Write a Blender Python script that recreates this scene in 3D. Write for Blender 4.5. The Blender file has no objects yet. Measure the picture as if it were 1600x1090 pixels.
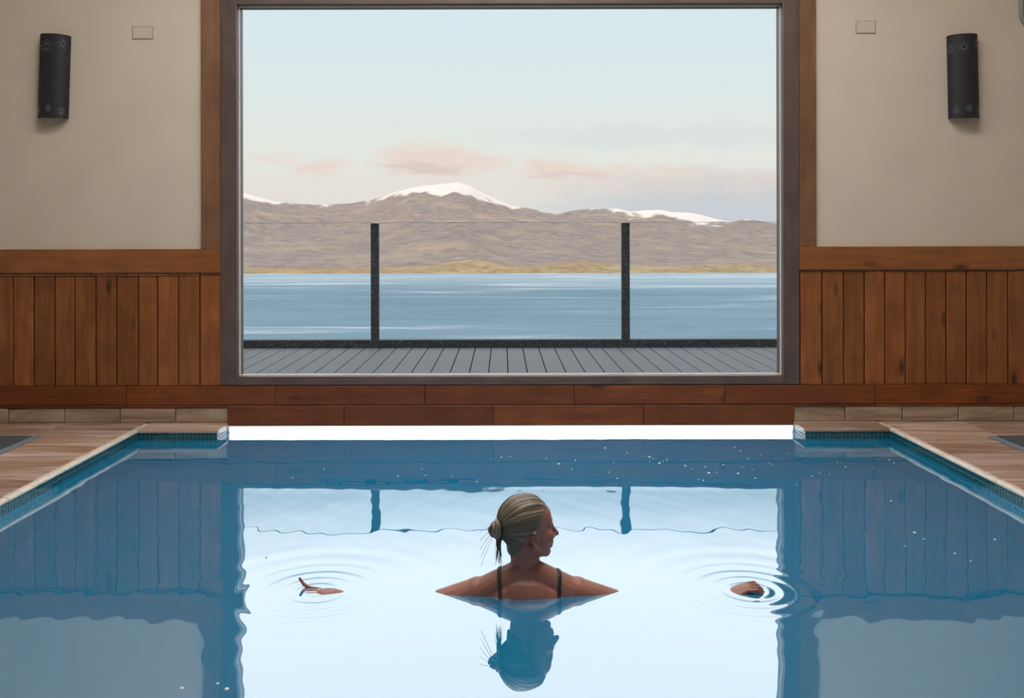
import bpy, bmesh, math, random
import numpy as np
from mathutils import Vector, Matrix, noise as mnoise
from mathutils.bvhtree import BVHTree

random.seed(7)
S = bpy.context.scene
C = S.collection
PI = math.pi
# ------------------------------------------------------------------ camera
F = 1422.0            # focal length in pixels of a 1600 px wide frame
CX, HY = 785.0, 372.0 # vanishing point of the pool edges
H = 1.2785            # eye height above the water (water surface is z = 0)
cam_d = bpy.data.cameras.new('camera'); cam = bpy.data.objects.new('camera', cam_d); C.objects.link(cam)
cam_d.sensor_width = 36; cam_d.lens = 36 * F / 1600
cam_d.shift_x = (800 - CX) / 1600; cam_d.shift_y = -(545 - HY) / 1600
cam_d.clip_end = 20000; cam_d.clip_start = 0.05
cam.location = (0, 0, H)
cam.rotation_euler = (Matrix.Rotation(PI/2, 3, 'X') @ Matrix.Rotation(math.radians(-0.12), 3, 'Z')).to_euler()
S.camera = cam
S.view_settings.view_transform = 'Standard'; S.view_settings.look = 'None'
S.view_settings.gamma = 1; S.view_settings.exposure = 0.0
S.view_settings.use_curve_mapping = False

def px(x, d): return (x - CX) * d / F
def pz(y, d): return H - (y - HY) * d / F

# ------------------------------------------------------------------ sky
def srgb(r, g, b):
    f = lambda c: (c/255/12.92) if c/255 <= .04045 else ((c/255+.055)/1.055)**2.4
    return (f(r), f(g), f(b), 1)
W = bpy.data.worlds.new('sky'); S.world = W; W.use_nodes = True
nt = W.node_tree; nt.nodes.clear(); N = nt.nodes; L = nt.links
tc = N.new('ShaderNodeTexCoord'); sep = N.new('ShaderNodeSeparateXYZ'); L.new(tc.outputs['Generated'], sep.inputs[0])
def wmath(op, a, b=None):
    n = N.new('ShaderNodeMath'); n.operation = op
    for i, v in enumerate((a, b)):
        if v is None: continue
        if isinstance(v, (int, float)): n.inputs[i].default_value = v
        else: L.new(v, n.inputs[i])
    return n.outputs[0]
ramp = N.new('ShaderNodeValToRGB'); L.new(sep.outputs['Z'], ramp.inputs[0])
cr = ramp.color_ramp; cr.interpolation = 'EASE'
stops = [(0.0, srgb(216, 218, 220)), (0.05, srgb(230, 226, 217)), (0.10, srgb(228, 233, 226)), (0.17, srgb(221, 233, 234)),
         (0.235, srgb(216, 233, 239)), (0.35, (1.80, 1.86, 1.90, 1)), (1.0, (1.90, 1.96, 2.0, 1))]  # top stops brightened above the view to whiten the water's reflection
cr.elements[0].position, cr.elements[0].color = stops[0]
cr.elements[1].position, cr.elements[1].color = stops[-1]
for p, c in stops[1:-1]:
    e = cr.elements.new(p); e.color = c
yy = wmath('MAXIMUM', sep.outputs['Y'], 0.02)
u = wmath('DIVIDE', sep.outputs['X'], yy); v = wmath('DIVIDE', sep.outputs['Z'], yy)
cmb = N.new('ShaderNodeCombineXYZ'); L.new(u, cmb.inputs[0]); L.new(v, cmb.inputs[1])
nz = N.new('ShaderNodeTexNoise'); nz.inputs['Scale'].default_value = 22; nz.inputs['Detail'].default_value = 6
mp0 = N.new('ShaderNodeMapping'); mp0.inputs['Scale'].default_value = (1, 3, 1); L.new(cmb.outputs[0], mp0.inputs[0]); L.new(mp0.outputs[0], nz.inputs['Vector'])
nsub = N.new('ShaderNodeVectorMath'); nsub.operation = 'SUBTRACT'; L.new(nz.outputs['Color'], nsub.inputs[0]); nsub.inputs[1].default_value = (.5, .5, .5)
nmul = N.new('ShaderNodeVectorMath'); nmul.operation = 'MULTIPLY'; L.new(nsub.outputs[0], nmul.inputs[0]); nmul.inputs[1].default_value = (.085, .03, 0)
nadd = N.new('ShaderNodeVectorMath'); nadd.operation = 'ADD'; L.new(cmb.outputs[0], nadd.inputs[0]); L.new(nmul.outputs[0], nadd.inputs[1])
def blob(cx, cy, sx, sy, amt):
    m = N.new('ShaderNodeMapping'); m.vector_type = 'TEXTURE'
    m.inputs['Location'].default_value = ((cx-CX)/F, (HY-cy)/F, 0); m.inputs['Scale'].default_value = (sx/F, sy/F, 1)
    L.new(nadd.outputs[0], m.inputs[0])
    ln = N.new('ShaderNodeVectorMath'); ln.operation = 'LENGTH'; L.new(m.outputs[0], ln.inputs[0])
    mr = N.new('ShaderNodeMapRange'); mr.interpolation_type = 'SMOOTHSTEP'
    mr.inputs['From Min'].default_value = 1.25; mr.inputs['From Max'].default_value = .35
    mr.inputs['To Min'].default_value = 0; mr.inputs['To Max'].default_value = amt
    L.new(ln.outputs['Value'], mr.inputs['Value'])
    return mr.outputs[0]
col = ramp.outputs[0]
def over(mask, c):
    global col
    m = N.new('ShaderNodeMix'); m.data_type = 'RGBA'
    L.new(mask, m.inputs['Factor']); L.new(col, m.inputs['A']); m.inputs['B'].default_value = c
    col = m.outputs['Result']
over(blob(1150, 330, 330, 60, .8), srgb(196, 204, 212))
over(blob(1050, 215, 330, 22, .35), srgb(205, 216, 222))
over(blob(1130, 285, 300, 26, .6), srgb(222, 212, 208))
for b in [(672, 252, 95, 27, .95), (745, 254, 55, 20, .6), (497, 262, 45, 15, .8), (893, 266, 92, 14, .9), (425, 247, 55, 10, .5), (1040, 266, 60, 9, .4)]:
    over(blob(*b), srgb(234, 216, 205))
over(blob(665, 262, 75, 9, .6), srgb(212, 197, 192)); over(blob(890, 271, 75, 6, .5), srgb(212, 200, 197))
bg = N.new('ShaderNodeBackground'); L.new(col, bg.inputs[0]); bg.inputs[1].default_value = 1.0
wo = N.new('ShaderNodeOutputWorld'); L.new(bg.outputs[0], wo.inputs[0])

# ------------------------------------------------------------------ sun (low, warm, behind the house)
sd = bpy.data.lights.new('sun', 'SUN'); sd.energy = 1.5; sd.color = (1, .80, .60); sd.angle = math.radians(1.5)
so = bpy.data.objects.new('sun', sd); C.objects.link(so)
so.rotation_euler = Vector((.38, .86, -.34)).to_track_quat('-Z', 'Y').to_euler()

ADDED_LAMP_STRENGTH = 29.0

# ------------------------------------------------------------------ helpers
def tag(o, label=None, cat=None, group=None, kind=None):
    if label: o['label'] = label
    if cat: o['category'] = cat
    if group: o['group'] = group
    if kind: o['kind'] = kind
    return o
def link(name, me, mat=None, parent=None, smooth=False):
    o = bpy.data.objects.new(name, me); C.objects.link(o)
    if mat and not me.materials: me.materials.append(mat)
    if smooth: me.shade_smooth()
    if parent: o.parent = parent
    return o
def empty(name, loc=(0, 0, 0)):
    o = bpy.data.objects.new(name, None); C.objects.link(o); o.location = loc; o.empty_display_size = .1
    return o
def box_me(sx, sy, sz, bev=0.0, seg=1):
    bm = bmesh.new(); bmesh.ops.create_cube(bm, size=1)
    bmesh.ops.scale(bm, vec=(sx, sy, sz), verts=bm.verts)
    if bev > 0:
        bmesh.ops.bevel(bm, geom=bm.edges[:], offset=bev, segments=seg, affect='EDGES', profile=.5)
    me = bpy.data.meshes.new('box'); bm.to_mesh(me); bm.free(); return me
def box(name, x0, x1, y0, y1, z0, z1, mat, parent=None, bev=0.0, seg=1):
    """a bevelled box whose origin is its own centre"""
    me = box_me(x1-x0, y1-y0, z1-z0, bev, seg)
    o = link(name, me, mat, parent); c = Vector(((x0+x1)/2, (y0+y1)/2, (z0+z1)/2))
    if parent: c = c - parent.location
    o.location = c
    return o
def mesh(name, v, f, mat, parent=None, smooth=False):
    me = bpy.data.meshes.new(name); me.from_pydata([tuple(p) for p in v], [], [tuple(q) for q in f]); me.update()
    return link(name, me, mat, parent, smooth)
def boxes(parts):
    V, Fc = [], []
    for (x0, x1, y0, y1, z0, z1) in parts:
        b = len(V)
        V += [(x0,y0,z0),(x1,y0,z0),(x1,y1,z0),(x0,y1,z0),(x0,y0,z1),(x1,y0,z1),(x1,y1,z1),(x0,y1,z1)]
        Fc += [tuple(b+i for i in q) for q in ((0,3,2,1),(4,5,6,7),(0,1,5,4),(1,2,6,5),(2,3,7,6),(3,0,4,7))]
    return V, Fc
def tube(pts, radii, seg=8, caps=True):
    V, Fc = [], []; pts = [Vector(p) for p in pts]; n = len(pts); ref = None
    for i, p in enumerate(pts):
        t = (pts[min(i+1, n-1)] - pts[max(i-1, 0)]).normalized()
        if ref is None: ref = t.orthogonal().normalized()
        ref = (ref - t * ref.dot(t)).normalized(); b = t.cross(ref)
        for k in range(seg):
            a = 2*PI*k/seg; V.append(p + (ref*math.cos(a) + b*math.sin(a)) * radii[i])
    for i in range(n-1):
        for k in range(seg):
            k2 = (k+1) % seg; Fc.append((i*seg+k, i*seg+k2, (i+1)*seg+k2, (i+1)*seg+k))
    if caps: Fc += [tuple(range(seg))[::-1], tuple((n-1)*seg+k for k in range(seg))]
    return V, Fc
def joinvf(lst):
    V, Fc = [], []
    for v, f in lst:
        b = len(V); V += list(v); Fc += [tuple(i+b for i in q) for q in f]
    return V, Fc

# ------------------------------------------------------------------ materials
def newmat(name):
    m = bpy.data.materials.new(name); m.use_nodes = True; n = m.node_tree.nodes; n.clear()
    out = n.new('ShaderNodeOutputMaterial'); p = n.new('ShaderNodeBsdfPrincipled')
    m.node_tree.links.new(p.outputs[0], out.inputs[0])
    return m, n, m.node_tree.links, p, out
def coords(n, l, scale=(1, 1, 1), per_object=True):
    tcn = n.new('ShaderNodeTexCoord'); mp = n.new('ShaderNodeMapping'); mp.inputs['Scale'].default_value = scale
    if per_object:
        oi = n.new('ShaderNodeObjectInfo'); mu = n.new('ShaderNodeVectorMath'); mu.operation = 'SCALE'
        cb = n.new('ShaderNodeCombineXYZ')
        for i in range(3): l.new(oi.outputs['Random'], cb.inputs[i])
        l.new(cb.outputs[0], mu.inputs[0]); mu.inputs['Scale'].default_value = 37.0
        ad = n.new('ShaderNodeVectorMath'); ad.operation = 'ADD'; l.new(tcn.outputs['Object'], ad.inputs[0]); l.new(mu.outputs[0], ad.inputs[1])
        l.new(ad.outputs[0], mp.inputs[0])
    else: l.new(tcn.outputs['Object'], mp.inputs[0])
    return mp.outputs[0]
def noise(n, l, vec, scale, detail=5, rough=.55, dist=0):
    t = n.new('ShaderNodeTexNoise'); t.inputs['Scale'].default_value = scale; t.inputs['Detail'].default_value = detail
    t.inputs['Roughness'].default_value = rough; t.inputs['Distortion'].default_value = dist; l.new(vec, t.inputs['Vector']); return t.outputs['Fac']
def rampn(n, l, fac, stops):
    r = n.new('ShaderNodeValToRGB'); l.new(fac, r.inputs[0]); e = r.color_ramp.elements
    e[0].position, e[0].color = stops[0]; e[1].position, e[1].color = stops[-1]
    for p, c in stops[1:-1]: k = e.new(p); k.color = c
    return r.outputs[0]
def mixc(n, l, fac, a, b, mode='MIX'):
    m = n.new('ShaderNodeMix'); m.data_type = 'RGBA'; m.blend_type = mode
    for key, v_ in (('Factor', fac), ('A', a), ('B', b)):
        if isinstance(v_, (tuple, float, int)): m.inputs[key].default_value = v_
        else: l.new(v_, m.inputs[key])
    return m.outputs['Result']
def bump(n, l, p, h, strength=.2, dist=.01):
    b = n.new('ShaderNodeBump'); b.inputs['Strength'].default_value = strength; b.inputs['Distance'].default_value = dist
    l.new(h, b.inputs['Height']); l.new(b.outputs[0], p.inputs['Normal'])
def rgb(r, g, b): return (r, g, b, 1)
def wood(name, axis, dark, light, rough=.42, knots=True, vary=.35):
    m, n, l, p, o = newmat(name)
    sc = {'x': (1.2, 14, 14), 'z': (14, 14, 1.2)}[axis]
    vec = coords(n, l, sc); g = noise(n, l, vec, 2.2, 7, .62, .6)
    c = rampn(n, l, g, [(.28, rgb(*dark)), (.5, rgb(*[(a+b)/2 for a, b in zip(dark, light)])), (.72, rgb(*light))])
    v2 = coords(n, l, (1, 1, 1)); blot = noise(n, l, v2, 5, 3)
    c = mixc(n, l, rampn(n, l, blot, [(.35, rgb(0, 0, 0)), (.7, rgb(.5, .5, .5))]), c, rgb(*[a*.62 for a in dark]))
    if knots:
        ks = {'x': (3.0, 9, 9), 'z': (9, 9, 3.0)}[axis]; vk = coords(n, l, ks)
        vo = n.new('ShaderNodeTexVoronoi'); vo.inputs['Scale'].default_value = .75; l.new(vk, vo.inputs['Vector'])
        k = rampn(n, l, vo.outputs['Distance'], [(.05, rgb(1, 1, 1)), (.17, rgb(0, 0, 0))])
        c = mixc(n, l, k, c, rgb(*[a*.3 for a in dark]))
    oi = n.new('ShaderNodeObjectInfo')
    br = n.new('ShaderNodeMapRange'); br.inputs['To Min'].default_value = 1-vary; br.inputs['To Max'].default_value = 1+vary
    l.new(oi.outputs['Random'], br.inputs['Value'])
    hs = n.new('ShaderNodeHueSaturation'); l.new(br.outputs[0], hs.inputs['Value']); l.new(c, hs.inputs['Color'])
    l.new(hs.outputs[0], p.inputs['Base Color']); p.inputs['Roughness'].default_value = rough
    bump(n, l, p, g, .15, .004)
    return m
def plain(name, c, rough=.5, metal=0, c2=None, scale=30, bmp=0, per_object=True):
    m, n, l, p, o = newmat(name); vec = coords(n, l, per_object=per_object); g = noise(n, l, vec, scale, 5)
    c2 = c2 or tuple(a*.85 for a in c)
    l.new(rampn(n, l, g, [(.3, rgb(*c2)), (.7, rgb(*c))]), p.inputs['Base Color'])
    p.inputs['Roughness'].default_value = rough; p.inputs['Metallic'].default_value = metal
    if bmp: bump(n, l, p, g, bmp, .004)
    return m
M = {}
M['plaster'] = plain('cream_plaster', (.62, .545, .46), .85, 0, (.585, .515, .435), 3, .03)
M['ceiling'] = plain('ceiling_paint', (.50, .40, .29), .8, 0, None, 4)
M['wood_v'] = wood('stained_board', 'z', (.180, .056, .016), (.335, .116, .036), .40, True, .15)
M['wood_h'] = wood('stained_rail', 'x', (.21, .072, .020), (.36, .136, .042), .40, True, .12)
M['wood_base'] = wood('stained_skirting', 'x', (.125, .030, .007), (.24, .068, .017), .36, True, .16)
M['casing_v'] = wood('stained_casing', 'z', (.16, .078, .042), (.25, .125, .066), .42, True, .06)
M['frame_v'] = wood('dark_frame_upright', 'z', (.095, .066, .060), (.150, .108, .098), .35, False, .05)
M['frame_h'] = wood('dark_frame_bar', 'x', (.095, .066, .060), (.150, .108, .098), .35, False, .05)
M['gap'] = plain('dark_joint', (.02, .012, .008), .9)
M['bead'] = plain('white_bead', (.75, .72, .70), .4)
def stone(name, a, b, c_, sc, rough, vary=.2, bmp=.12):
    m, n, l, p, o = newmat(name); vec = coords(n, l, (.55, 3.4, 3.4)); g = noise(n, l, vec, sc, 8, .68, .9)
    v2 = coords(n, l, (6, 10, 10)); pit = noise(n, l, v2, sc*3, 4, .7)
    col_ = rampn(n, l, g, [(.34, rgb(*a)), (.5, rgb(*b)), (.66, rgb(*c_))])
    col_ = mixc(n, l, rampn(n, l, pit, [(.62, rgb(0, 0, 0)), (.74, rgb(.35, .35, .35))]), col_, rgb(*[t*.6 for t in a]))
    oi = n.new('ShaderNodeObjectInfo'); br = n.new('ShaderNodeMapRange')
    br.inputs['To Min'].default_value = 1-vary; br.inputs['To Max'].default_value = 1+vary; l.new(oi.outputs['Random'], br.inputs['Value'])
    hs = n.new('ShaderNodeHueSaturation'); l.new(br.outputs[0], hs.inputs['Value']); l.new(col_, hs.inputs['Color'])
    l.new(hs.outputs[0], p.inputs['Base Color']); p.inputs['Roughness'].default_value = rough; bump(n, l, p, pit, bmp, .003)
    return m
M['travertine'] = stone('travertine', (.25, .125, .070), (.44, .295, .22), (.68, .58, .54), 2.4, .28, .22)
M['edge_stone'] = stone('pale_edge_stone', (.66, .58, .49), (.78, .71, .63), (.86, .81, .75), 5, .35, .06, .05)
M['plinth'] = stone('plinth_stone', (.19, .13, .085), (.33, .245, .175), (.44, .345, .26), 3, .75, .12)
M['grout'] = plain('pale_grout', (.62, .55, .48), .8)
M['tile'] = plain('teal_mosaic', (.008, .10, .135), .10, 0, (.004, .06, .085), 60)
M['tile'].node_tree.nodes['Principled BSDF'].inputs['IOR'].default_value = 1.9
M['tile_grout'] = plain('mosaic_grout', (.16, .36, .38), .6)
M['basin'] = plain('blue_basin', (.05, .30, .46), .6, 0, (.035, .25, .40), 2)
M['mat'] = plain('grey_mat', (.075, .095, .11), .8, 0, (.05, .065, .08), 120, .3)
M['mat_edge'] = plain('mat_edge', (.20, .26, .33), .6)
M['black_metal'] = plain('black_metal', (.016, .017, .022), .65, .0, (.010, .010, .014), 40)
M['pierce'] = plain('pierced_hole_light', (.24, .29, .32), .5)
M['plate'] = plain('cream_plate', (.60, .54, .46), .5)
M['plate_line'] = plain('plate_line', (.40, .34, .28), .7)
M['lamp_white'] = plain('pale_blue_lamp', (.85, .93, .95), .3)
M['deck'] = plain('grey_decking', (.085, .098, .108), .7, 0, (.072, .084, .094), 18, .05)
M['deck_dark'] = plain('deck_underside', (.012, .014, .016), .9)
M['dark_wood'] = wood('dark_panel', 'z', (.04, .02, .012), (.09, .045, .025), .4, False)
M['grey_rim'] = plain('grey_rim', (.32, .31, .30), .5)
def granite():
    m, n, l, p, o = newmat('speckled_dark_coating'); vec = coords(n, l, per_object=False); g = noise(n, l, vec, 75, 3, .8)
    l.new(rampn(n, l, g, [(.50, rgb(.012, .018, .024)), (.60, rgb(.045, .055, .065)), (.69, rgb(.22, .25, .27))]), p.inputs['Base Color'])
    p.inputs['Roughness'].default_value = .6
    return m
M['speckle'] = granite()
def emit(name, c, s):
    m, n, l, p, o = newmat(name); n.remove(p); e = n.new('ShaderNodeEmission'); e.inputs[0].default_value = c; e.inputs[1].default_value = s
    l.new(e.outputs[0], o.inputs[0]); return m
M['strip'] = emit('strip_light_white', rgb(.93, .96, 1.0), 3.0)
M['panel'] = emit('added_lamp_diffuser', rgb(1.0, .93, .84), ADDED_LAMP_STRENGTH)
def glass(name, tint, f0):
    m, n, l, p, o = newmat(name); n.remove(p)
    tr = n.new('ShaderNodeBsdfTransparent'); tr.inputs[0].default_value = tint
    gl = n.new('ShaderNodeBsdfGlossy'); gl.inputs['Roughness'].default_value = 0.0
    fr = n.new('ShaderNodeFresnel'); fr.inputs[0].default_value = 1.35
    mu = n.new('ShaderNodeMath'); mu.operation = 'MULTIPLY'; l.new(fr.outputs[0], mu.inputs[0]); mu.inputs[1].default_value = f0
    mx = n.new('ShaderNodeMixShader'); l.new(mu.outputs[0], mx.inputs[0]); l.new(tr.outputs[0], mx.inputs[1]); l.new(gl.outputs[0], mx.inputs[2])
    l.new(mx.outputs[0], o.inputs[0]); return m
M['glass'] = glass('window_glass', rgb(1, 1, 1), .6)
M['rail_glass'] = glass('balustrade_glass', rgb(.95, .965, .965), 1.0)
M['glass_edge'] = plain('glass_edge', (.17, .22, .23), .2)
def water_mat():
    m, n, l, p, o = newmat('pool_water'); n.remove(p)
    df = n.new('ShaderNodeBsdfDiffuse'); df.inputs[0].default_value = rgb(.010, .345, .70)
    tr = n.new('ShaderNodeBsdfTransparent'); tr.inputs[0].default_value = rgb(.20, .55, .80)
    bd = n.new('ShaderNodeMixShader'); bd.inputs[0].default_value = .36; l.new(df.outputs[0], bd.inputs[1]); l.new(tr.outputs[0], bd.inputs[2])
    gl = n.new('ShaderNodeBsdfGlossy'); gl.inputs['Roughness'].default_value = 0.0; gl.inputs[0].default_value = rgb(.96, .98, 1.0)
    fr = n.new('ShaderNodeFresnel'); fr.inputs[0].default_value = 1.6
    mr = n.new('ShaderNodeMapRange'); mr.inputs['To Min'].default_value = .33; mr.inputs['To Max'].default_value = 1.0
    l.new(fr.outputs[0], mr.inputs['Value'])
    mx = n.new('ShaderNodeMixShader'); l.new(mr.outputs[0], mx.inputs[0]); l.new(bd.outputs[0], mx.inputs[1]); l.new(gl.outputs[0], mx.inputs[2])
    l.new(mx.outputs[0], o.inputs[0]); return m
M['water'] = water_mat()

# ------------------------------------------------------------------ room shell
D = 6.0                                     # back wall
XL, XR, YB, ZC = -4.35, 4.45, -3.2, 4.2     # side walls, wall behind the viewer, ceiling
WX0, WX1 = px(346.5, D), px(1247, D)        # window frame, outer
WZ0, WZ1 = pz(600, D), pz(-19, D)
PL, PR = -2.319, 2.461                      # pool sides
RL, RR = -1.804, 1.911                      # inner ends of the two returns
YF = 5.766                                  # front of the returns
ZF = .0723                                  # pool deck height
PY0 = .8                                    # near end of the pool
PD = -1.38                                  # pool floor

v, f = boxes([(XL-.25, WX0, D, D+.22, -.3, ZC), (WX1, XR+.25, D, D+.22, -.3, ZC), (WX0, WX1, D, D+.22, WZ1, ZC), (WX0, WX1, D, D+.22, .05, WZ0), (WX0, WX1, D+.05, D+.22, -.3, .05)])
wall = tag(mesh('wall_back', v, f, M['plaster']), 'cream plaster window wall above brown board wainscot', 'wall', kind='structure')
for nm, bx_, lab in (('wall_left', (XL-.25, XL, YB, D+.22, -.3, ZC), 'cream plaster wall at the left of the pool'),
                     ('wall_right', (XR, XR+.25, YB, D+.22, -.3, ZC), 'cream plaster wall at the right of the pool'),
                     ('wall_front', (XL-.25, XR+.25, YB-.25, YB, -.3, ZC), 'cream plaster wall behind the viewer')):
    v, f = boxes([bx_]); tag(mesh(nm, v, f, M['plaster']), lab, 'wall', kind='structure')
v, f = boxes([(XL-.3, XR+.3, YB-.3, D+.25, ZC, ZC+.2)])
tag(mesh('ceiling', v, f, M['ceiling']), 'pale timber coloured ceiling over the pool', 'ceiling', kind='structure')

# wainscot boards, each its own part of the back wall
def board_row(edges):
    for a, b in zip(edges[:-1], edges[1:]):
        g = .0035
        box('wainscot_board', a+g, b-g, D-.016-random.random()*.004, D+.002, pz(601, D), pz(424, D), M['wood_v'], wall, .004)
le = [px(q, D) for q in (22, 54.6, 87, 118, 151, 183.5, 217, 247, 280, 313, 348)]
while le[0] > XL + .14: le.insert(0, le[0]-.137)
le.insert(0, XL); board_row(le)
re_ = [px(q, D) for q in (1248, 1283, 1316.6, 1349, 1380.6, 1413, 1444.6, 1476.5, 1508, 1540, 1572.7)]
while re_[-1] < XR - .14: re_.append(re_[-1]+.1345)
re_.append(XR); board_row(re_)
v, f = boxes([(XL, WX0, D-.003, D+.001, pz(601, D), pz(424, D)), (WX1, XR, D-.003, D+.001, pz(601, D), pz(424, D))])
mesh('joint_backing', v, f, M['gap'], wall)
box('dado_rail', XL, WX0, D-.034, D, pz(425, D), pz(388, D), M['wood_h'], wall, .003)
box('dado_rail', WX1, XR, D-.034, D, pz(422, D), pz(386, D), M['wood_h'], wall, .003)
box('rail_moulding', XL, px(313, D), D-.026, D, pz(429.5, D), pz(425, D), M['casing_v'], wall, .004)
# casings beside the window
tag(box('trim_1', px(316, D), WX0, D-.024, D, pz(388, D), ZC-.02, M['casing_v'], None, .003), 'brown upright casing board left of the window', 'trim', kind='structure')
tag(box('trim_2', WX1, px(1274, D), D-.024, D, pz(386, D), ZC-.02, M['casing_v'], None, .003), 'brown upright casing board right of the window', 'trim', kind='structure')
tag(box('trim_3', WX0, WX1, D-.024, D, WZ1, WZ1+.13, M['wood_h'], None, .003), 'brown casing board over the window', 'trim', kind='structure')
# skirting planks in two courses
jx = [XL] + [px(q, D) for q in (-32, 200, 432, 664, 896, 1130, 1364, 1597)] + [XR]
for a, b in zip(jx[:-1], jx[1:]):
    box('skirting_plank', a+.0015, b-.0015, D-.036, D, pz(629.5, D), pz(601, D), M['wood_base'], wall, .002)
    box('plank_lip', a+.0015, b-.0015, D-.030, D, pz(634, D), pz(629.8, D), M['wood_base'], wall, .001)
jx = [RL] + [px(q, D) for q in (538, 770, 1004)] + [RR]
for a, b in zip(jx[:-1], jx[1:]):
    box('skirting_plank', a+.0015, b-.0015, D-.034, D+.05, pz(662.5, D), pz(632.5, D), M['wood_base'], wall, .002)
sx = [RL] + [px(q, D) for q in (275, 189, 102.4, 15, -72)] + [XL]
for a, b in zip(sx[1:], sx[:-1]):
    box('plinth_stone', a+.002, b-.002, D-.020-random.random()*.006, D, ZF, pz(635, D), M['plinth'], wall, .005)
sx = [RR] + [px(q, D) for q in (1318, 1407, 1495, 1581, 1668)] + [XR]
for a, b in zip(sx[:-1], sx[1:]):
    box('plinth_stone', a+.002, b-.002, D-.020-random.random()*.006, D, ZF, pz(634, D), M['plinth'], wall, .005)

# ------------------------------------------------------------------ window
win = tag(empty('window_1', ((WX0+WX1)/2, D, WZ0)), 'huge picture window with a dark brown frame looking over the lake', 'window', kind='structure')
GX0, GX1, GZ0, GZ1 = px(372.5, D), px(1221.5, D), pz(586, D), pz(8, D)
box('frame_upright', WX0, GX0, D-.03, D+.12, WZ0, WZ1, M['frame_v'], win, .006, 2)
box('frame_upright', GX1, WX1, D-.03, D+.12, WZ0, WZ1, M['frame_v'], win, .006, 2)
box('frame_bar', GX0, GX1, D-.03, D+.12, WZ0, GZ0, M['frame_h'], win, .006, 2)
box('frame_bar', GX0, GX1, D-.03, D+.12, GZ1, WZ1, M['frame_h'], win, .006, 2)
t_ = .0045
for b in ((GX0, GX0+t_, GZ0, GZ1), (GX1-t_, GX1, GZ0, GZ1), (GX0, GX1, GZ0, GZ0+t_), (GX0, GX1, GZ1-t_, GZ1)):
    box('glazing_bead', b[0], b[1], D+.012, D+.03, b[2], b[3], M['bead'], win, .001)
v = [(GX0, D+.036, GZ0), (GX1, D+.036, GZ0), (GX1, D+.036, GZ1), (GX0, D+.036, GZ1)]
mesh('window_pane', [Vector(q)-win.location for q in v], [(0, 1, 2, 3)], M['glass'], win)

# ------------------------------------------------------------------ floor: tiles, pale edge, mats
zb = ZF - .022
v, f = boxes([(XL, PL-.02, YB, D, zb-.2, zb+.016), (PR+.02, XR, YB, D, zb-.2, zb+.016), (PL-.02, PR+.02, YB, PY0-.02, zb-.2, zb+.016),
              (PL-.02, RL-.012, YF+.012, D, zb-.2, zb+.016), (RR+.012, PR+.02, YF+.012, D, zb-.2, zb+.016)])
floor = tag(mesh('floor', v, f, M['grout']), 'travertine tiled deck around the pool', 'floor', kind='structure')
def tile(name, x0, x1, y0, y1, mat=None, z1=ZF, bev=.003):
    g = .0025
    return box(name, x0+g, x1-g, y0+g, y1-g, zb, z1 + (random.random()-.5)*.0016, mat or M['travertine'], floor, bev)
EW = .030
ys = [5.895, 5.606, 5.344, 5.075]
while ys[-1] > PY0: ys.append(ys[-1]-.2745)
for s_, e0, e1 in ((-1, PL, -2.880), (1, PR, 3.020)):
    yy_ = [D] + ys
    for a, b in zip(yy_[1:], yy_[:-1]):
        x0, x1 = sorted((e0+s_*EW, e1))
        tile('floor_tile', x0, x1, a, b)
        if b <= YF + .2:
            q0, q1 = sorted((e0-s_*.012, e0+s_*EW))
            tile('edge_stone', q0, q1, a, min(b, YF+.0), M['edge_stone'], ZF, .006)
    # outer field of larger tiles
    xo = [e1 + s_*.55*k for k in range(4)]
    for a0, a1 in zip(xo[:-1], xo[1:]):
        lim = XL if s_ < 0 else XR
        x0, x1 = sorted((max(min(a0, XR), XL), max(min(a1, XR), XL)))
        if x1-x0 < .05: continue
        y = D
        while y > -.6:
            tile('floor_tile', x0, x1, y-.40, y); y -= .40
    # the step of stone in front of the wall beside the window
    x0, x1 = (PL+.012, RL+.006) if s_ < 0 else (RR-.006, PR-.012)
    tile('return_slab', x0 if s_ < 0 else x0, x1, YF-.012, D-.0, M['travertine'], ZF+.001, .005)
for k in range(9):
    tile('floor_tile', PL+k*.55, min(PL+(k+1)*.55, PR), PY0-.55, PY0+.012)
def mat_obj(x0, x1, y0, y1, lab):
    e = tag(empty('floor_mat', ((x0+x1)/2, (y0+y1)/2, ZF)), lab, 'mat')
    box('border', x0, x1, y0, y1, ZF+.0008, ZF+.007, M['mat_edge'], e, .003)
    box('pad', x0+.05, x1-.05, y0+.05, y1-.012, ZF+.0072, ZF+.011, M['mat'], e, .002)
mat_obj(-4.0, -2.812, 3.6, 5.56, 'dark grey mat lying on the floor tiles left of the pool')
mat_obj(2.925, 4.1, 3.6, 5.50, 'dark grey mat lying on the floor tiles right of the pool')

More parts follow.
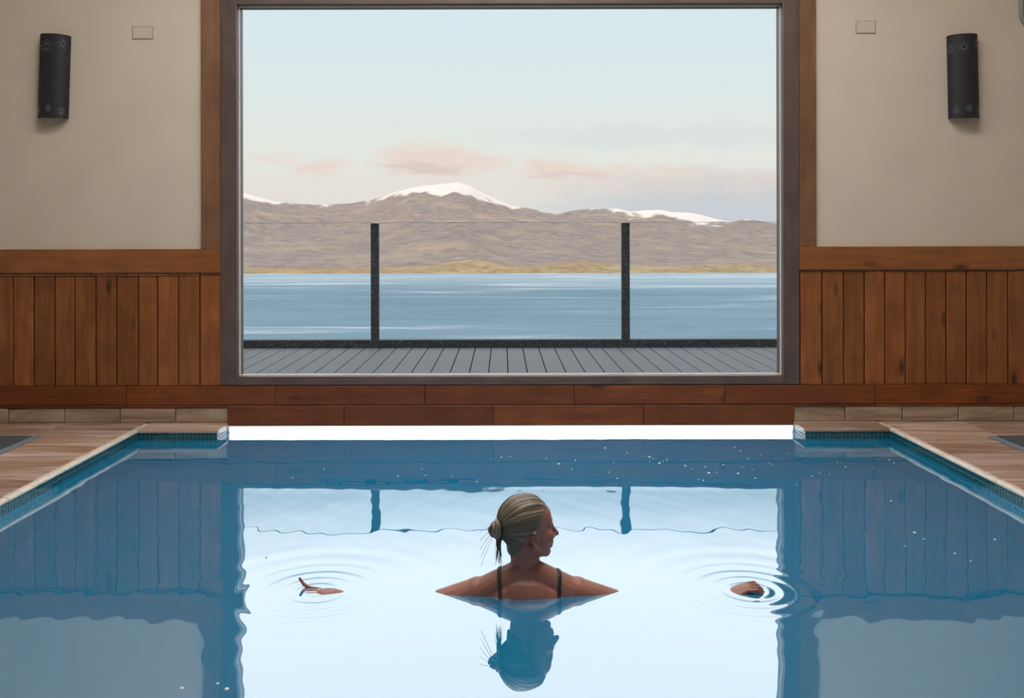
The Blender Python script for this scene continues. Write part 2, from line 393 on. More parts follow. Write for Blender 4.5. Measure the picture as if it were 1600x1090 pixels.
# ------------------------------------------------------------------ pool shell with mosaic band
v, f = boxes([(PL-.2, PR+.2, PY0-.2, D+.05, PD-.15, PD), (PL-.2, PL, PY0-.2, D, PD, zb), (PR, PR+.2, PY0-.2, D, PD, zb),
              (PL, PR, PY0-.2, PY0, PD, zb), (PL, PR, D-.001, D+.05, PD, 0.0), (PL, RL-.012, YF+.012, D, PD, zb), (RR+.012, PR, YF+.012, D, PD, zb)])
pool = tag(mesh('pool', v, f, M['basin']), 'blue sunken pool basin with a mosaic edge', 'pool', kind='structure')
TP = .0255
def mosaic(name, a, b, nrm, rows=9, grout=True):
    """small square tiles on a vertical strip from a to b (2D), facing nrm"""
    a = Vector((a[0], a[1], 0)); b = Vector((b[0], b[1], 0)); n = Vector((nrm[0], nrm[1], 0)); ln = (b-a).length; t = (b-a)/ln
    cnt = int(round(ln/TP)); w = ln/cnt; V, Fc = [], []
    for r in range(rows):
        z1 = .050 - r*TP; z0 = z1 - TP
        for k in range(cnt):
            o = len(V); g = .0014; h = .003 + random.random()*.0006
            P = [a + t*(k*w+g), a + t*((k+1)*w-g)]; tl = (random.random()-.5)*.0005
            q = .001
            for (pp, z, hh, dx) in ((P[0], z0+g, 0, 0), (P[1], z0+g, 0, 0), (P[1], z1-g, 0, 0), (P[0], z1-g, 0, 0)): V.append(pp + Vector((0, 0, z)))
            for (pp, z, sx_) in ((P[0], z0+g+q, 1), (P[1], z0+g+q, -1), (P[1], z1-g-q, -1), (P[0], z1-g-q, 1)): V.append(pp + t*q*sx_ + n*(h+tl*sx_) + Vector((0, 0, z)))
            Fc += [tuple(o+i for i in qd) for qd in ((4, 5, 6, 7), (0, 1, 5, 4), (1, 2, 6, 5), (2, 3, 7, 6), (3, 0, 4, 7))]
    o_ = mesh(name, V, Fc, M['tile'], pool); o_['kind'] = 'stuff'
    p0, p1 = a - n*.0, b - n*.0
    V = [p0 + n*.0006 + Vector((0, 0, .052)), p1 + n*.0006 + Vector((0, 0, .052)), p1 + n*.0006 + Vector((0, 0, .05-rows*TP)), p0 + n*.0006 + Vector((0, 0, .05-rows*TP))]
    mesh('grout_bed', V, [(0, 1, 2, 3)], M['tile_grout'], pool)
mosaic('mosaic_tiles', (PL, PY0), (PL, YF), (1, 0))
mosaic('mosaic_tiles', (PR, YF), (PR, PY0), (-1, 0))
mosaic('mosaic_tiles', (PL, YF+.012), (RL-.012, YF+.012), (0, -1))
mosaic('mosaic_tiles', (RR+.012, YF+.012), (PR, YF+.012), (0, -1))
mosaic('mosaic_tiles', (RL-.012, YF+.012), (RL-.012, D), (1, 0))
mosaic('mosaic_tiles', (RR+.012, D), (RR+.012, YF+.012), (-1, 0))
# lit slot below the planks
ls = tag(empty('strip_light', ((RL+RR)/2, D, .02)), 'bright white light strip glowing at the waterline below the planks', 'light')
box('diffuser', RL+.004, RR-.004, D-.014, D+.02, .004, .044, M['strip'], ls, .003)
box('housing', RL+.004, RR-.004, D-.016, D+.03, .0445, .049, M['bead'], ls, .001)
# lamp in the left pool wall
lp = tag(empty('pool_lamp', (PL, 4.82, -.125)), 'round pale underwater lamp in the left pool wall', 'lamp')
def disc_dome(name, r, h, mat, parent, axis=Vector((1, 0, 0)), off=0):
    V, Fc = [], []; a = Vector((0, 1, 0)); b = Vector((0, 0, 1)); seg = 28
    for i, (rr, hh) in enumerate(((1, 0), (1, .35), (.9, .65), (.6, .9), (.25, 1))):
        for k in range(seg): V.append(a*math.cos(2*PI*k/seg)*r*rr + b*math.sin(2*PI*k/seg)*r*rr + axis*(off+h*hh))
    for i in range(4):
        for k in range(seg): Fc.append((i*seg+k, i*seg+(k+1) % seg, (i+1)*seg+(k+1) % seg, (i+1)*seg+k))
    Fc.append(tuple(4*seg+k for k in range(seg)))
    return mesh(name, V, Fc, mat, parent, True)
disc_dome('lamp_ring', .075, .012, M['bead'], lp)
disc_dome('lamp_lens', .060, .03, M['lamp_white'], lp, off=.008)

# ------------------------------------------------------------------ water surface with real ripples
PX0, PY_ = px(822, 3.30), 3.30            # the bather
rng = np.random.RandomState(4)
nx_, ny_ = 480, 520
xs = np.linspace(PL-.003, PR+.003, nx_); yw = np.linspace(PY0, D-.0, ny_)
X, Y = np.meshgrid(xs, yw); Z = np.zeros_like(X)
def wave(lam, ang, slope, mod=1.0):
    k = 2*PI/lam; ph = rng.rand()*6.28
    return slope/k*np.sin(k*(X*math.sin(ang)+Y*math.cos(ang))+ph)*mod
for i in range(7): Z += wave(.45+rng.rand()*.5, rng.randn()*.6, .0009)
for i in range(8): Z += wave(.16+rng.rand()*.14, rng.randn()*.9, .0006)
for i in range(8): Z += wave(.07+rng.rand()*.05, PI/2+rng.randn()*.5, .0011)
for i in range(4): Z += wave(.30+rng.rand()*.2, PI/2+rng.randn()*.3, .0012)
band = np.exp(-((Y-4.78)/.20)**2)
for i in range(3): Z += wave(.17+.05*i, rng.randn()*.10, .0075, band*(.6+.4*np.sin(2.3*X+i*2)))
def rings(cx, cy, lam, slope, r0, w, sy=1.0):
    global Z
    r = np.sqrt((X-cx)**2+((Y-cy)*sy)**2); k = 2*PI/lam
    Z += slope/k*np.cos(k*r)*np.exp(-((r-r0)/w)**2)
for (hx, a) in ((PX0-.76, 1.0), (PX0+.81, 1.0)):
    rings(hx, PY_, .060, .075*a, .09, .075); rings(hx, PY_, .085, .045*a, .22, .055); rings(hx, PY_, .16, .010*a, .40, .10)
rings(PX0, PY_, .14, .004, .35, .12, 1.6)
Z *= np.clip((D-Y)/.25, .15, 1)
V = np.stack([X, Y, Z], -1).reshape(-1, 3)
ii = (np.arange(ny_-1)[:, None]*nx_+np.arange(nx_-1)[None]).reshape(-1)
Fq = np.stack([ii, ii+1, ii+1+nx_, ii+nx_], -1)
me = bpy.data.meshes.new('pool_water'); me.from_pydata(V.tolist(), [], Fq.tolist()); me.update()
water = tag(link('pool_water', me, M['water'], None, True), 'calm blue pool water mirroring the bright window', 'water', kind='stuff')

# ------------------------------------------------------------------ sconces, plates, panel at the top right
def sconce(xc, yc, tilt, lab):
    e = tag(empty('wall_sconce', (px(xc, D), D, pz(yc, D))), lab, 'lamp', 'pierced black wall sconces')
    e.rotation_euler = (0, math.radians(tilt), 0)
    w, hh, dp, th = .096, .272, .085, .004
    V, Fc = [], []; n = 24
    for z in (-hh, hh):
        for rr in (0, th):
            for k in range(n+1):
                a = PI*k/n; V.append((-(w-rr)*math.cos(a), -(dp-rr)*math.sin(a)**.8 - .012, z))
    m_ = n+1
    for k in range(n):
        Fc += [(k, k+1, 2*m_+k+1, 2*m_+k), (m_+k+1, m_+k, 3*m_+k, 3*m_+k+1), (2*m_+k, 2*m_+k+1, 3*m_+k+1, 3*m_+k), (k+1, k, m_+k, m_+k+1)]
    Fc += [(0, 2*m_, 3*m_, m_), (n, m_+n, 3*m_+n, 2*m_+n)]
    shade = mesh('shade', V, Fc, M['black_metal'], e)
    box_ = link('back_plate', box_me(.18, .012, .53, .002), M['black_metal'], e); box_.location = (0, -.006, 0)
    V, Fc = tube([(0, -.035, -.10), (0, -.035, -.02), (0, -.035, .06), (0, -.035, .10)], [.014, .016, .028, .012], 12); mesh('bulb', V, Fc, M['bead'], e, True)
    # pierced rosettes: short slits radiating from flower centres, plus loose dots
    rs = random.Random(int(xc)); lst = []
    def slit(a, z, da, dz, r=.0022):
        pts = []
        for q in (-1, -.4, .4, 1):
            aa = a + da*q; pts.append((-(w+.0002)*math.cos(aa), -(dp+.0002)*math.sin(aa)**.8 - .012, z + dz*q))
        lst.append(tube(pts, [r*.3, r, r, r*.3], 5))
    for ca, cz, rad in ((PI*.42, hh-.085, 1), (PI*.78, hh-.06, .8), (PI*.12, hh-.09, .8), (PI*.22, -hh+.05, .6), (PI*.78, -hh+.045, .6), (PI*.5, -hh+.06, .5)):
        for k in range(8):
            t = 2*PI*k/8; c_, s_ = math.cos(t), math.sin(t)
            slit(min(max(ca + .20*rad*c_, .08), PI-.08), cz + .022*rad*s_, .07*rad*c_, .008*rad*s_)
        for k in range(9):
            t = 2*PI*k/9+.2; slit(min(max(ca + .40*rad*math.cos(t), .08), PI-.08), cz + .042*rad*math.sin(t), .012, .003, .0018)
    for k in range(16):
        slit(rs.choice((.15, .25, PI-.2, PI-.3, 1.2, 1.9)) + rs.random()*.1, rs.uniform(-hh+.1, hh-.15), .008, .002, .0015)
    V, Fc = joinvf(lst); o_ = mesh('pierced_pattern', V, Fc, M['pierce'], shade); o_['kind'] = 'stuff'
sconce(88.5, 120, 1.9, 'black half-round pierced wall sconce left of the window')
sconce(1502, 123, -1.2, 'black half-round pierced wall sconce right of the window')
def plate(x0, x1, y0, y1, lab):
    e = tag(empty('cover_plate', (px((x0+x1)/2, D), D, pz((y0+y1)/2, D))), lab, 'wall plate', 'blank wall cover plates')
    w, h_ = px(x1, D)-px(x0, D), pz(y0, D)-pz(y1, D)
    o = link('surround', box_me(w, .006, h_, .0015), M['plate_line'], e); o.location = (0, -.002, 0)
    o = link('cover', box_me(w-.012, .009, h_-.012, .002), M['plate'], e); o.location = (0, -.003, 0)
plate(207.5, 240.5, 40, 60.5, 'blank cream cover plate on the wall left of the window')
plate(1337.5, 1369, 33.5, 54, 'blank cream cover plate on the wall right of the window')
def rounded(name, x0, z0, w, h_, r, y0, y1, mat, parent):
    pts = []
    for cx, cz, a0 in ((x0+w-r, z0+r, -90), (x0+w-r, z0+h_-r, 0), (x0+r, z0+h_-r, 90), (x0+r, z0+r, 180)):
        for k in range(9): a = math.radians(a0+90*k/8); pts.append((cx+r*math.cos(a), cz+r*math.sin(a)))
    n = len(pts); V = [(p[0], y0, p[1]) for p in pts]+[(p[0], y1, p[1]) for p in pts]
    Fc = [tuple(range(n)), tuple(range(2*n-1, n-1, -1))]+[(i, n+i, n+(i+1) % n, (i+1) % n) for i in range(n)]
    return mesh(name, [Vector(q)-parent.location for q in V], Fc, mat, parent)
rp = tag(empty('wall_panel', (3.6, D, 2.75)), 'dark brown rounded wall panel with a grey rim beyond the right sconce', 'panel')
rounded('rim', px(1591.5, D), pz(52, D), .50, .8, .13, D-.045, D, M['grey_rim'], rp)
rounded('board', px(1594, D), pz(49.5, D), .479, .779, .122, D-.06, D-.004, M['dark_wood'], rp)

# ------------------------------------------------------------------ ceiling lamps added out of frame to brighten the room
for k, (lx, ly, w_, lab) in enumerate(((-1.55, 4.0, 1.1, 'added unseen ceiling lamp over the left half of the pool'), (0.07, 4.0, 1.1, 'added unseen ceiling lamp over the middle of the pool'), (1.7, 4.0, 1.1, 'added unseen ceiling lamp over the right half of the pool'),
                                   (0.07, 2.2, 1.1, 'added unseen ceiling lamp nearer the viewer than the row of three'))):
    e = tag(empty('added_ceiling_lamp', (lx, ly, ZC)), lab, 'lamp', 'added ceiling lamps')
    box('housing', lx-w_/2-.03, lx+w_/2+.03, ly-.26, ly+.26, ZC-.06, ZC, M['bead'], e, .004)
    box('diffuser', lx-w_/2, lx+w_/2, ly-.23, ly+.23, ZC-.075, ZC-.0605, M['panel'], e, .004)

# ------------------------------------------------------------------ deck and balustrade outside
ZD = .273; DY1 = 8.36
deck = tag(empty('deck', (0, D+.25, ZD)), 'grey board deck outside the window', 'deck', kind='structure')
bx0 = -.105; pitch = .145
for k in range(-28, 30):
    a = bx0 + k*pitch
    box('deck_board', a+.004, a+pitch-.004, D+.22, DY1, ZD-.025, ZD, M['deck'], deck, .002)
v, f = boxes([(-4.3, 4.5, D+.22, DY1, ZD-.16, ZD-.028)])
mesh('deck_frame', [Vector(q)-deck.location for q in v], f, M['deck_dark'], deck)
bal = tag(empty('glass_balustrade', (0, DY1+.04, ZD)), 'glass balustrade with dark speckled posts along the deck edge', 'balustrade')
box('base_rail', -4.3, 4.5, DY1, DY1+.09, ZD-.2, pz(530.5, DY1), M['speckle'], bal, .004)
pc = [px(585, DY1) + 2.311*k for k in (-1, 0, 1, 2)]
ztop = pz(347.5, DY1)
for x in pc: box('post', x-.036, x+.036, DY1+.006, DY1+.072, pz(531, DY1), ztop-.004, M['speckle'], bal, .003)
ge = [-4.3] + pc + [4.5]
for a, b in zip(ge[:-1], ge[1:]):
    x0, x1 = a+(.037 if a in pc else 0), b-(.037 if b in pc else 0)
    V = [(x0, DY1+.04, pz(531, DY1)), (x1, DY1+.04, pz(531, DY1)), (x1, DY1+.04, ztop), (x0, DY1+.04, ztop)]
    g_ = mesh('glass_panel', [Vector(q)-bal.location for q in V], [(0, 1, 2, 3)], M['rail_glass'], bal)
    e_ = box('glass_edge', x0, x1, DY1+.036, DY1+.044, ztop-.0005, ztop+.0025, M['glass_edge'], bal); e_.parent = g_

# ------------------------------------------------------------------ lake, shore and mountains
ZL = H - 40.0
def lake_mat():
    m, n, l, p, o = newmat('lake_water'); n.remove(p)
    vec = coords(n, l, (.0022, .010, 1), False); g = noise(n, l, vec, 1.9, 6, .62, 1.2)
    v2 = coords(n, l, (.05, .16, 1), False); rp_ = noise(n, l, v2, 2.0, 6, .7)
    df = n.new('ShaderNodeBsdfDiffuse'); df.inputs[0].default_value = rgb(.055, .12, .175)
    gl = n.new('ShaderNodeBsdfGlossy'); gl.inputs['Roughness'].default_value = .22; gl.inputs[0].default_value = rgb(.86, .95, 1)
    bp = n.new('ShaderNodeBump'); bp.inputs['Strength'].default_value = .35; bp.inputs['Distance'].default_value = 1.2; l.new(rp_, bp.inputs['Height']); l.new(bp.outputs[0], gl.inputs['Normal'])
    fac = rampn(n, l, g, [(.38, rgb(.16, .16, .16)), (.55, rgb(.22, .22, .22)), (.70, rgb(.60, .60, .60))])
    ge_ = n.new('ShaderNodeNewGeometry'); sp_ = n.new('ShaderNodeSeparateXYZ'); l.new(ge_.outputs['Position'], sp_.inputs[0])
    calm = n.new('ShaderNodeMapRange'); calm.interpolation_type = 'SMOOTHSTEP'       # sheltered calm water under the far shore
    calm.inputs['From Min'].default_value = 640; calm.inputs['From Max'].default_value = 960; calm.inputs['To Max'].default_value = .30; l.new(sp_.outputs['Y'], calm.inputs['Value'])
    sm_ = n.new('ShaderNodeMath'); sm_.operation = 'ADD'; sm_.use_clamp = True; l.new(fac, sm_.inputs[0]); l.new(calm.outputs[0], sm_.inputs[1]); fac = sm_.outputs[0]
    mx = n.new('ShaderNodeMixShader'); l.new(fac, mx.inputs[0]); l.new(df.outputs[0], mx.inputs[1]); l.new(gl.outputs[0], mx.inputs[2]); l.new(mx.outputs[0], o.inputs[0])
    return m
tag(mesh('lake', [(-2500, 150, ZL), (2500, 150, ZL), (2500, 1400, ZL), (-2500, 1400, ZL)], [(0, 1, 2, 3)], lake_mat()), 'blue lake beyond the glass balustrade', 'lake', kind='stuff')
def land(name, dark, mid, light, sc):
    m, n, l, p, o = newmat(name); vec = coords(n, l, (1, 1, 2.2), False)
    a = noise(n, l, vec, sc, 9, .66, .3); b = noise(n, l, vec, sc*.22, 5, .6, .5)
    c = rampn(n, l, a, [(.32, rgb(*dark)), (.52, rgb(*mid)), (.75, rgb(*light))])
    c = mixc(n, l, rampn(n, l, b, [(.50, rgb(0, 0, 0)), (.68, rgb(.65, .65, .65))]), c, rgb(*light))
    at = n.new('ShaderNodeAttribute'); at.attribute_name = 'snow'
    c = mixc(n, l, at.outputs['Fac'], c, rgb(.52, .475, .44)); l.new(c, p.inputs['Base Color'])
    p.inputs['Roughness'].default_value = .95; p.inputs['Specular IOR Level'].default_value = .1
    return m
M['mount'] = land('heath_mountain', (.135, .110, .115), (.205, .165, .150), (.30, .235, .165), .045)
M['shore'] = land('golden_shore', (.16, .115, .07), (.25, .18, .10), (.37, .285, .175), .09)
M['grass'] = land('hillside_grass', (.05, .06, .02), (.10, .10, .04), (.16, .14, .06), .2)
def fbm(x, y, z=0.0, o=5): return mnoise.fractal(Vector((x, y, z)), 1.0, 2.0, o)
ridge = [(-900, 340), (-500, 330), (-100, 322), (200, 310), (300, 300), (372, 299), (390, 303), (410, 308), (430, 314), (460, 317), (490, 319), (520, 319), (550, 317), (580, 312), (600, 307), (615, 300), (640, 294), (670, 289), (700, 286), (715, 285), (735, 290), (750, 298), (770, 308), (790, 317), (800, 321), (830, 326), (850, 331), (870, 335), (890, 330), (910, 327), (940, 326), (965, 326), (985, 331), (1005, 329), (1030, 328), (1050, 332), (1080, 333), (1100, 337), (1120, 343), (1140, 347), (1165, 343), (1185, 346), (1210, 350), (1230, 352), (1400, 340), (1700, 335), (2500, 345)]
rx, ry = np.array([r[0] for r in ridge]), np.array([r[1] for r in ridge])
def mountains():
    cols = np.arange(-900, 2500, 5.0); nv = 90; V = []; snow = []
    for j in range(nv+14):
        t = j/(nv-1)
        for x in cols:
            uu = (x-CX)/F; yr = float(np.interp(x, rx, ry)) + 1.2*fbm(x*.03, 3.1)
            if t <= 1:
                d = 1120 + (2500-1120)*t + 60*fbm(x*.006, t*3)*math.sin(PI*t)
                e = 421 + (yr-421)*(t**.72)
                nz_ = fbm(x*.010, t*2.4, 7) * 9 + fbm(x*.03, t*6, 2) * 4
                e += nz_ * math.sin(PI*min(t, 1))**.8 * .9 if t < 1 else 0
                e = max(e, yr)
            else:
                d = 2500 + (t-1)*1380*3; e = yr + (t-1)*260
            V.append((uu*d, d, H + (HY-e)*d/F))
            s_ = 0
            wgt = lambda c_, w_: math.exp(-((x-c_)/w_)**2)
            depth = e - yr
            lim = 19*wgt(705, 78) + 9*wgt(380, 50) + 17*wgt(1085, 42) + 8*wgt(975, 32) + 8*wgt(1015, 24)
            lim += fbm(x*.05, depth*.12, 4)*7
            if t > .5 and lim > 2: s_ = min(max((lim - depth)/3.0, 0), 1)
            if t > 1: s_ = min(s_+.0, 1)
            snow.append(s_)
    n = len(cols); Fc = []
    for j in range(nv+13):
        for i in range(n-1): Fc.append((j*n+i, j*n+i+1, (j+1)*n+i+1, (j+1)*n+i))
    o = mesh('mountain_range', V, Fc, M['mount'], None, True)
    at = o.data.attributes.new('snow', 'FLOAT', 'POINT'); at.data.foreach_set('value', snow)
    tag(o, 'purple brown mountain range with snow on its summits across the lake', 'mountain', kind='structure')
mountains()
hill = [(-900, 416), (0, 418), (372, 420), (430, 418), (500, 418), (570, 419), (640, 416), (680, 415), (705, 409), (730, 406), (750, 406), (775, 410), (790, 415), (830, 415), (870, 411), (900, 409), (930, 410), (960, 414), (1010, 418), (1070, 417), (1090, 414), (1120, 416), (1150, 413), (1170, 411), (1190, 415), (1225, 419), (1500, 414), (2500, 418)]
hx, hy = np.array([r[0] for r in hill]), np.array([r[1] for r in hill])
def shore():
    cols = np.arange(-900, 2500, 4.0); V = []; nv = 16; n = len(cols); Fc = []
    for j in range(nv):
        t = j/(nv-1)
        for x in cols:
            uu = (x-CX)/F; top = float(np.interp(x, hx, hy)) + 1.0*fbm(x*.04, 9)
            d = 1036 + t*130 + 5*fbm(x*.03, 2)
            base = HY + 40*F/d
            e = base + (top-base)*math.sin(min(t*1.25, 1)*PI/2)*(1 if t < .8 else 1-(t-.8)*2.5) + (fbm(x*.06, t*4)*1.2 if 0 < j < nv-2 else 0)
            V.append((uu*d, d, H+(HY-e)*d/F - (.5 if j == 0 else 0)))
    for j in range(nv-1):
        for i in range(n-1): Fc.append((j*n+i, j*n+i+1, (j+1)*n+i+1, (j+1)*n+i))
    o = mesh('shore_hills', V, Fc, M['shore'], None, True)
    tag(o, 'low golden hills along the far shore of the lake', 'hills', kind='structure')
shore()
V = []; Fc = []
for j, (y, z) in enumerate(((D+.22, -.35), (9, -1.2), (40, -10), (120, -26), (230, ZL-1))):
    for i in range(13): V.append(((i-6)*(2+y*.25), y, z))
for j in range(4):
    for i in range(12): Fc.append((j*13+i, j*13+i+1, (j+1)*13+i+1, (j+1)*13+i))
tag(mesh('hillside', V, Fc, M['grass'], None, True), 'grassy slope running from the deck down to the lake', 'hillside', kind='structure')

# ------------------------------------------------------------------ the bather
def capsule(p0, r0, p1, r1, seg=14, cap=5):
    p0, p1 = Vector(p0), Vector(p1); t = (p1-p0).normalized(); a = t.orthogonal().normalized(); b = t.cross(a)
    rings_ = []
    for i in range(1, cap+1): q = PI/2*(1-i/cap); rings_.append((p0 - t*r0*math.sin(q), r0*math.cos(q)))
    for i in range(0, cap): q = PI/2*(i/cap); rings_.append((p1 + t*r1*math.sin(q), r1*math.cos(q)))
    V = [p0 - t*r0]; Fc = []
    for c_, r in rings_:
        for k in range(seg): V.append(c_ + (a*math.cos(2*PI*k/seg) + b*math.sin(2*PI*k/seg))*r)
    V.append(p1 + t*r1); n = len(rings_)
    for k in range(seg): Fc.append((0, 1+(k+1) % seg, 1+k)); Fc.append((len(V)-1, 1+(n-1)*seg+k, 1+(n-1)*seg+(k+1) % seg))
    for i in range(n-1):
        for k in range(seg): Fc.append((1+i*seg+k, 1+i*seg+(k+1) % seg, 1+(i+1)*seg+(k+1) % seg, 1+(i+1)*seg+k))
    return V, Fc
def ell(c_, r, rot=None, seg=20, rg=12):
    V, Fc = [], []; c_ = Vector(c_)
    R = rot or Matrix.Identity(3)
    V.append(c_ + R @ Vector((0, 0, -r[2])))
    for i in range(1, rg):
        q = -PI/2 + PI*i/rg
        for k in range(seg): V.append(c_ + R @ Vector((r[0]*math.cos(q)*math.cos(2*PI*k/seg), r[1]*math.cos(q)*math.sin(2*PI*k/seg), r[2]*math.sin(q))))
    V.append(c_ + R @ Vector((0, 0, r[2])))
    for k in range(seg): Fc.append((0, 1+(k+1) % seg, 1+k)); Fc.append((len(V)-1, 1+(rg-2)*seg+k, 1+(rg-2)*seg+(k+1) % seg))
    for i in range(rg-2):
        for k in range(seg): Fc.append((1+i*seg+k, 1+i*seg+(k+1) % seg, 1+(i+1)*seg+(k+1) % seg, 1+(i+1)*seg+k))
    return V, Fc
HO = Vector((.004, .005, .226)); YAW = math.radians(-66)
HR = Matrix.Rotation(YAW, 3, 'Z') @ Matrix.Rotation(math.radians(2), 3, 'X')
hp = lambda p: HO + HR @ Vector(p)
def hell(c_, r, rot=None): return ell(hp(c_), r, HR @ rot if rot else HR)
def hcap(p0, r0, p1, r1): return capsule(hp(p0), r0, hp(p1), r1)
def build_body():
    P = []
    # torso
    P += [ell((0, .01, -.17), (.158, .100, .21)), ell((0, .01, -.38), (.128, .090, .17)), ell((0, 0, -.56), (.165, .115, .15))]
    P += [ell((-.07, .085, -.22), (.065, .055, .065)), ell((.07, .085, -.22), (.065, .055, .065))]
    P += [capsule((-.145, 0, -.012), .056, (.145, 0, -.012), .056), ell((0, -.012, -.02), (.14, .068, .085))]
    P += [ell((-.075, -.045, -.06), (.065, .035, .09)), ell((.075, -.045, -.06), (.065, .035, .09))]
    for s in (-1, 1):
        P += [capsule((s*.018, -.004, .080), .040, (s*.150, -.004, .006), .050)]
        P += [ell((s*.178, 0, -.002), (.056, .052, .053)), capsule((s*.18, 0, -.002), .051, (s*.43, .0, -.072), .038)]
        P += [capsule((s*.43, 0, -.072), .038, (s*.50, 0, -.066), .038), capsule((s*.50, 0, -.066), .038, (s*.665, 0, -.026), .025)]
        # legs
        P += [capsule((s*.085, 0, -.62), .092, (s*.085, .01, -.98), .056), capsule((s*.085, .01, -.98), .054, (s*.085, -.01, -1.31), .036)]
        P += [ell((s*.085, -.015, -1.10), (.050, .052, .11)), capsule((s*.085, -.03, -1.345), .032, (s*.10, .13, -1.360), .020)]
    h0 = len(P)
    # left hand: flat on the surface, one finger lifted
    P += [capsule((-.66, 0, -.024), .025, (-.69, 0, -.014), .024)]
    P += [ell((-.715, 0, -.006), (.052, .040, .015), Matrix.Rotation(math.radians(4), 3, 'Y'))]
    fing = [(.031, [(-.755, .031, -.003), (-.795, .036, .002), (-.818, .037, .016), (-.832, .038, .036)], .0085),
            (.010, [(-.760, .010, -.002), (-.805, .013, .000), (-.832, .014, -.006), (-.852, .014, -.014)], .0088),
            (-.011, [(-.758, -.011, -.003), (-.800, -.014, -.003), (-.826, -.016, -.010), (-.844, -.017, -.018)], .0084),
            (-.031, [(-.750, -.030, -.006), (-.782, -.037, -.008), (-.802, -.040, -.015), (-.815, -.041, -.022)], .0075)]
    for _, ch, r in fing:
        for i in range(3): P.append(capsule(ch[i], r*(1-.1*i), ch[i+1], r*(.9-.1*i), 10, 4))
    for a, b, r0, r1 in (((-.685, .030, -.012), (-.715, .056, -.012), .013, .0105), ((-.715, .056, -.012), (-.748, .066, -.012), .0105, .0085), ((-.748, .066, -.012), (-.772, .068, -.012), .0085, .007)): P.append(capsule(a, r0, b, r1, 10, 4))
    # right hand: knuckles raised, fingers bent down into the water
    P += [capsule((.66, 0, -.026), .025, (.71, 0, -.012), .023), ell((.765, 0, .008), (.055, .040, .015), Matrix.Rotation(math.radians(-24), 3, 'Y'))]
    for y, ln, r in ((.031, .92, .0085), (.010, 1.0, .0088), (-.011, .95, .0084), (-.031, .78, .0075)):
        ch = [(.800, y, .022), (.800+.036*ln, y*1.15, .026), (.800+.060*ln, y*1.25, .006), (.800+.068*ln, y*1.28, -.020)]
        for i in range(3): P.append(capsule(ch[i], r*(1-.1*i), ch[i+1], r*(.9-.1*i), 10, 4))
    for a, b, r0, r1 in (((.715, .030, -.010), (.748, .055, -.004), .013, .0105), ((.748, .055, -.004), (.785, .064, .002), .0105, .0085), ((.785, .064, .002), (.81, .064, -.004), .0085, .007)): P.append(capsule(a, r0, b, r1, 10, 4))
    # settle the hands in the water
    for q_ in range(h0, len(P)):
        cx_ = sum(w.x for w in P[q_][0])/len(P[q_][0]); dz = -.0030 if cx_ < 0 else -.011
        P[q_] = ([Vector((w.x, w.y, w.z+dz)) for w in P[q_][0]], P[q_][1])
    # neck and head
    P += [capsule((0, .004, .0), .060, (-.004, .012, .09), .052), capsule((-.004, .012, .09), .052, hp((0, -.02, -.05)), .054)]
    P += [hell((0, -.012, .026), (.073, .093, .086)), hell((0, .030, -.028), (.060, .060, .084)), hell((0, .045, .035), (.058, .045, .055))]
    P += [hell((0, .066, -.094), (.024, .022, .018)), hell((0, .045, -.080), (.042, .035, .030))]
    for s in (-1, 1):
        P += [hcap((s*.052, -.004, -.058), .019, (s*.020, .060, -.092), .016), hell((s*.036, .060, -.028), (.025, .026, .028))]
        P += [hcap((s*.008, .088, .020), .010, (s*.040, .070, .018), .010), hell((s*.010, .097, -.041), (.009, .011, .008))]
        P += [hell((s*.030, .072, .000), (.014, .013, .010))]
        # ear
        er = [(.010, .030), (.000, .036), (-.014, .032), (-.021, .016), (-.019, -.002), (-.010, -.018), (.000, -.028)]
        for (y0, z0), (y1, z1) in zip(er[:-1], er[1:]): P.append(hcap((s*(.078-y0*.35), y0-.004, z0-.022), .0048, (s*(.078-y1*.35), y1-.004, z1-.022), .0046))
        P += [hell((s*.073, -.006, -.018), (.007, .017, .028)), hell((s*.074, .002, -.050), (.006, .008, .009)), hcap((s*.073, .010, -.012), .005, (s*.073, .010, -.028), .005)]
    P += [hcap((0, .086, .016), .011, (0, .098, -.012), .009), hcap((0, .098, -.012), .009, (0, .115, -.037), .0105)]
    P += [hell((0, .089, -.061), (.022, .010, .0065)), hell((0, .087, -.073), (.020, .010, .0065)), hell((0, .080, -.066), (.030, .012, .020))]
    V, Fc = joinvf(P)
    me = bpy.data.meshes.new('figure_parts'); me.from_pydata([tuple(q) for q in V], [], Fc); me.update()
    tmp = bpy.data.objects.new('figure_parts', me); C.objects.link(tmp)
    r = tmp.modifiers.new('r', 'REMESH'); r.mode = 'VOXEL'; r.voxel_size = .0032; r.use_smooth_shade = True
    s_ = tmp.modifiers.new('s', 'SMOOTH'); s_.factor = .5; s_.iterations = 7
    dg = bpy.context.evaluated_depsgraph_get(); dg.update()
    out = bpy.data.meshes.new_from_object(tmp.evaluated_get(dg))
    bpy.data.objects.remove(tmp); bpy.data.meshes.remove(me)
    return out
def skin_mat():
    m, n, l, p, o = newmat('tanned_skin'); vec = coords(n, l, per_object=False); a = noise(n, l, vec, 9, 4); b = noise(n, l, vec, 160, 3)
    c = rampn(n, l, a, [(.3, rgb(.26, .112, .088)), (.7, rgb(.35, .155, .118))]); l.new(c, p.inputs['Base Color'])
    p.inputs['Roughness'].default_value = .42; p.inputs['Subsurface Weight'].default_value = .08; p.inputs['Subsurface Scale'].default_value = .02
    bump(n, l, p, b, .06, .001); return m
bme = build_body(); bme.name = 'person'; bme.materials.clear()
person = link('person', bme, skin_mat(), None, True); person.location = (PX0, PY_, 0)
tag(person, 'woman seen from behind in the pool, arms outstretched, head turned right, hair in a bun', 'person')
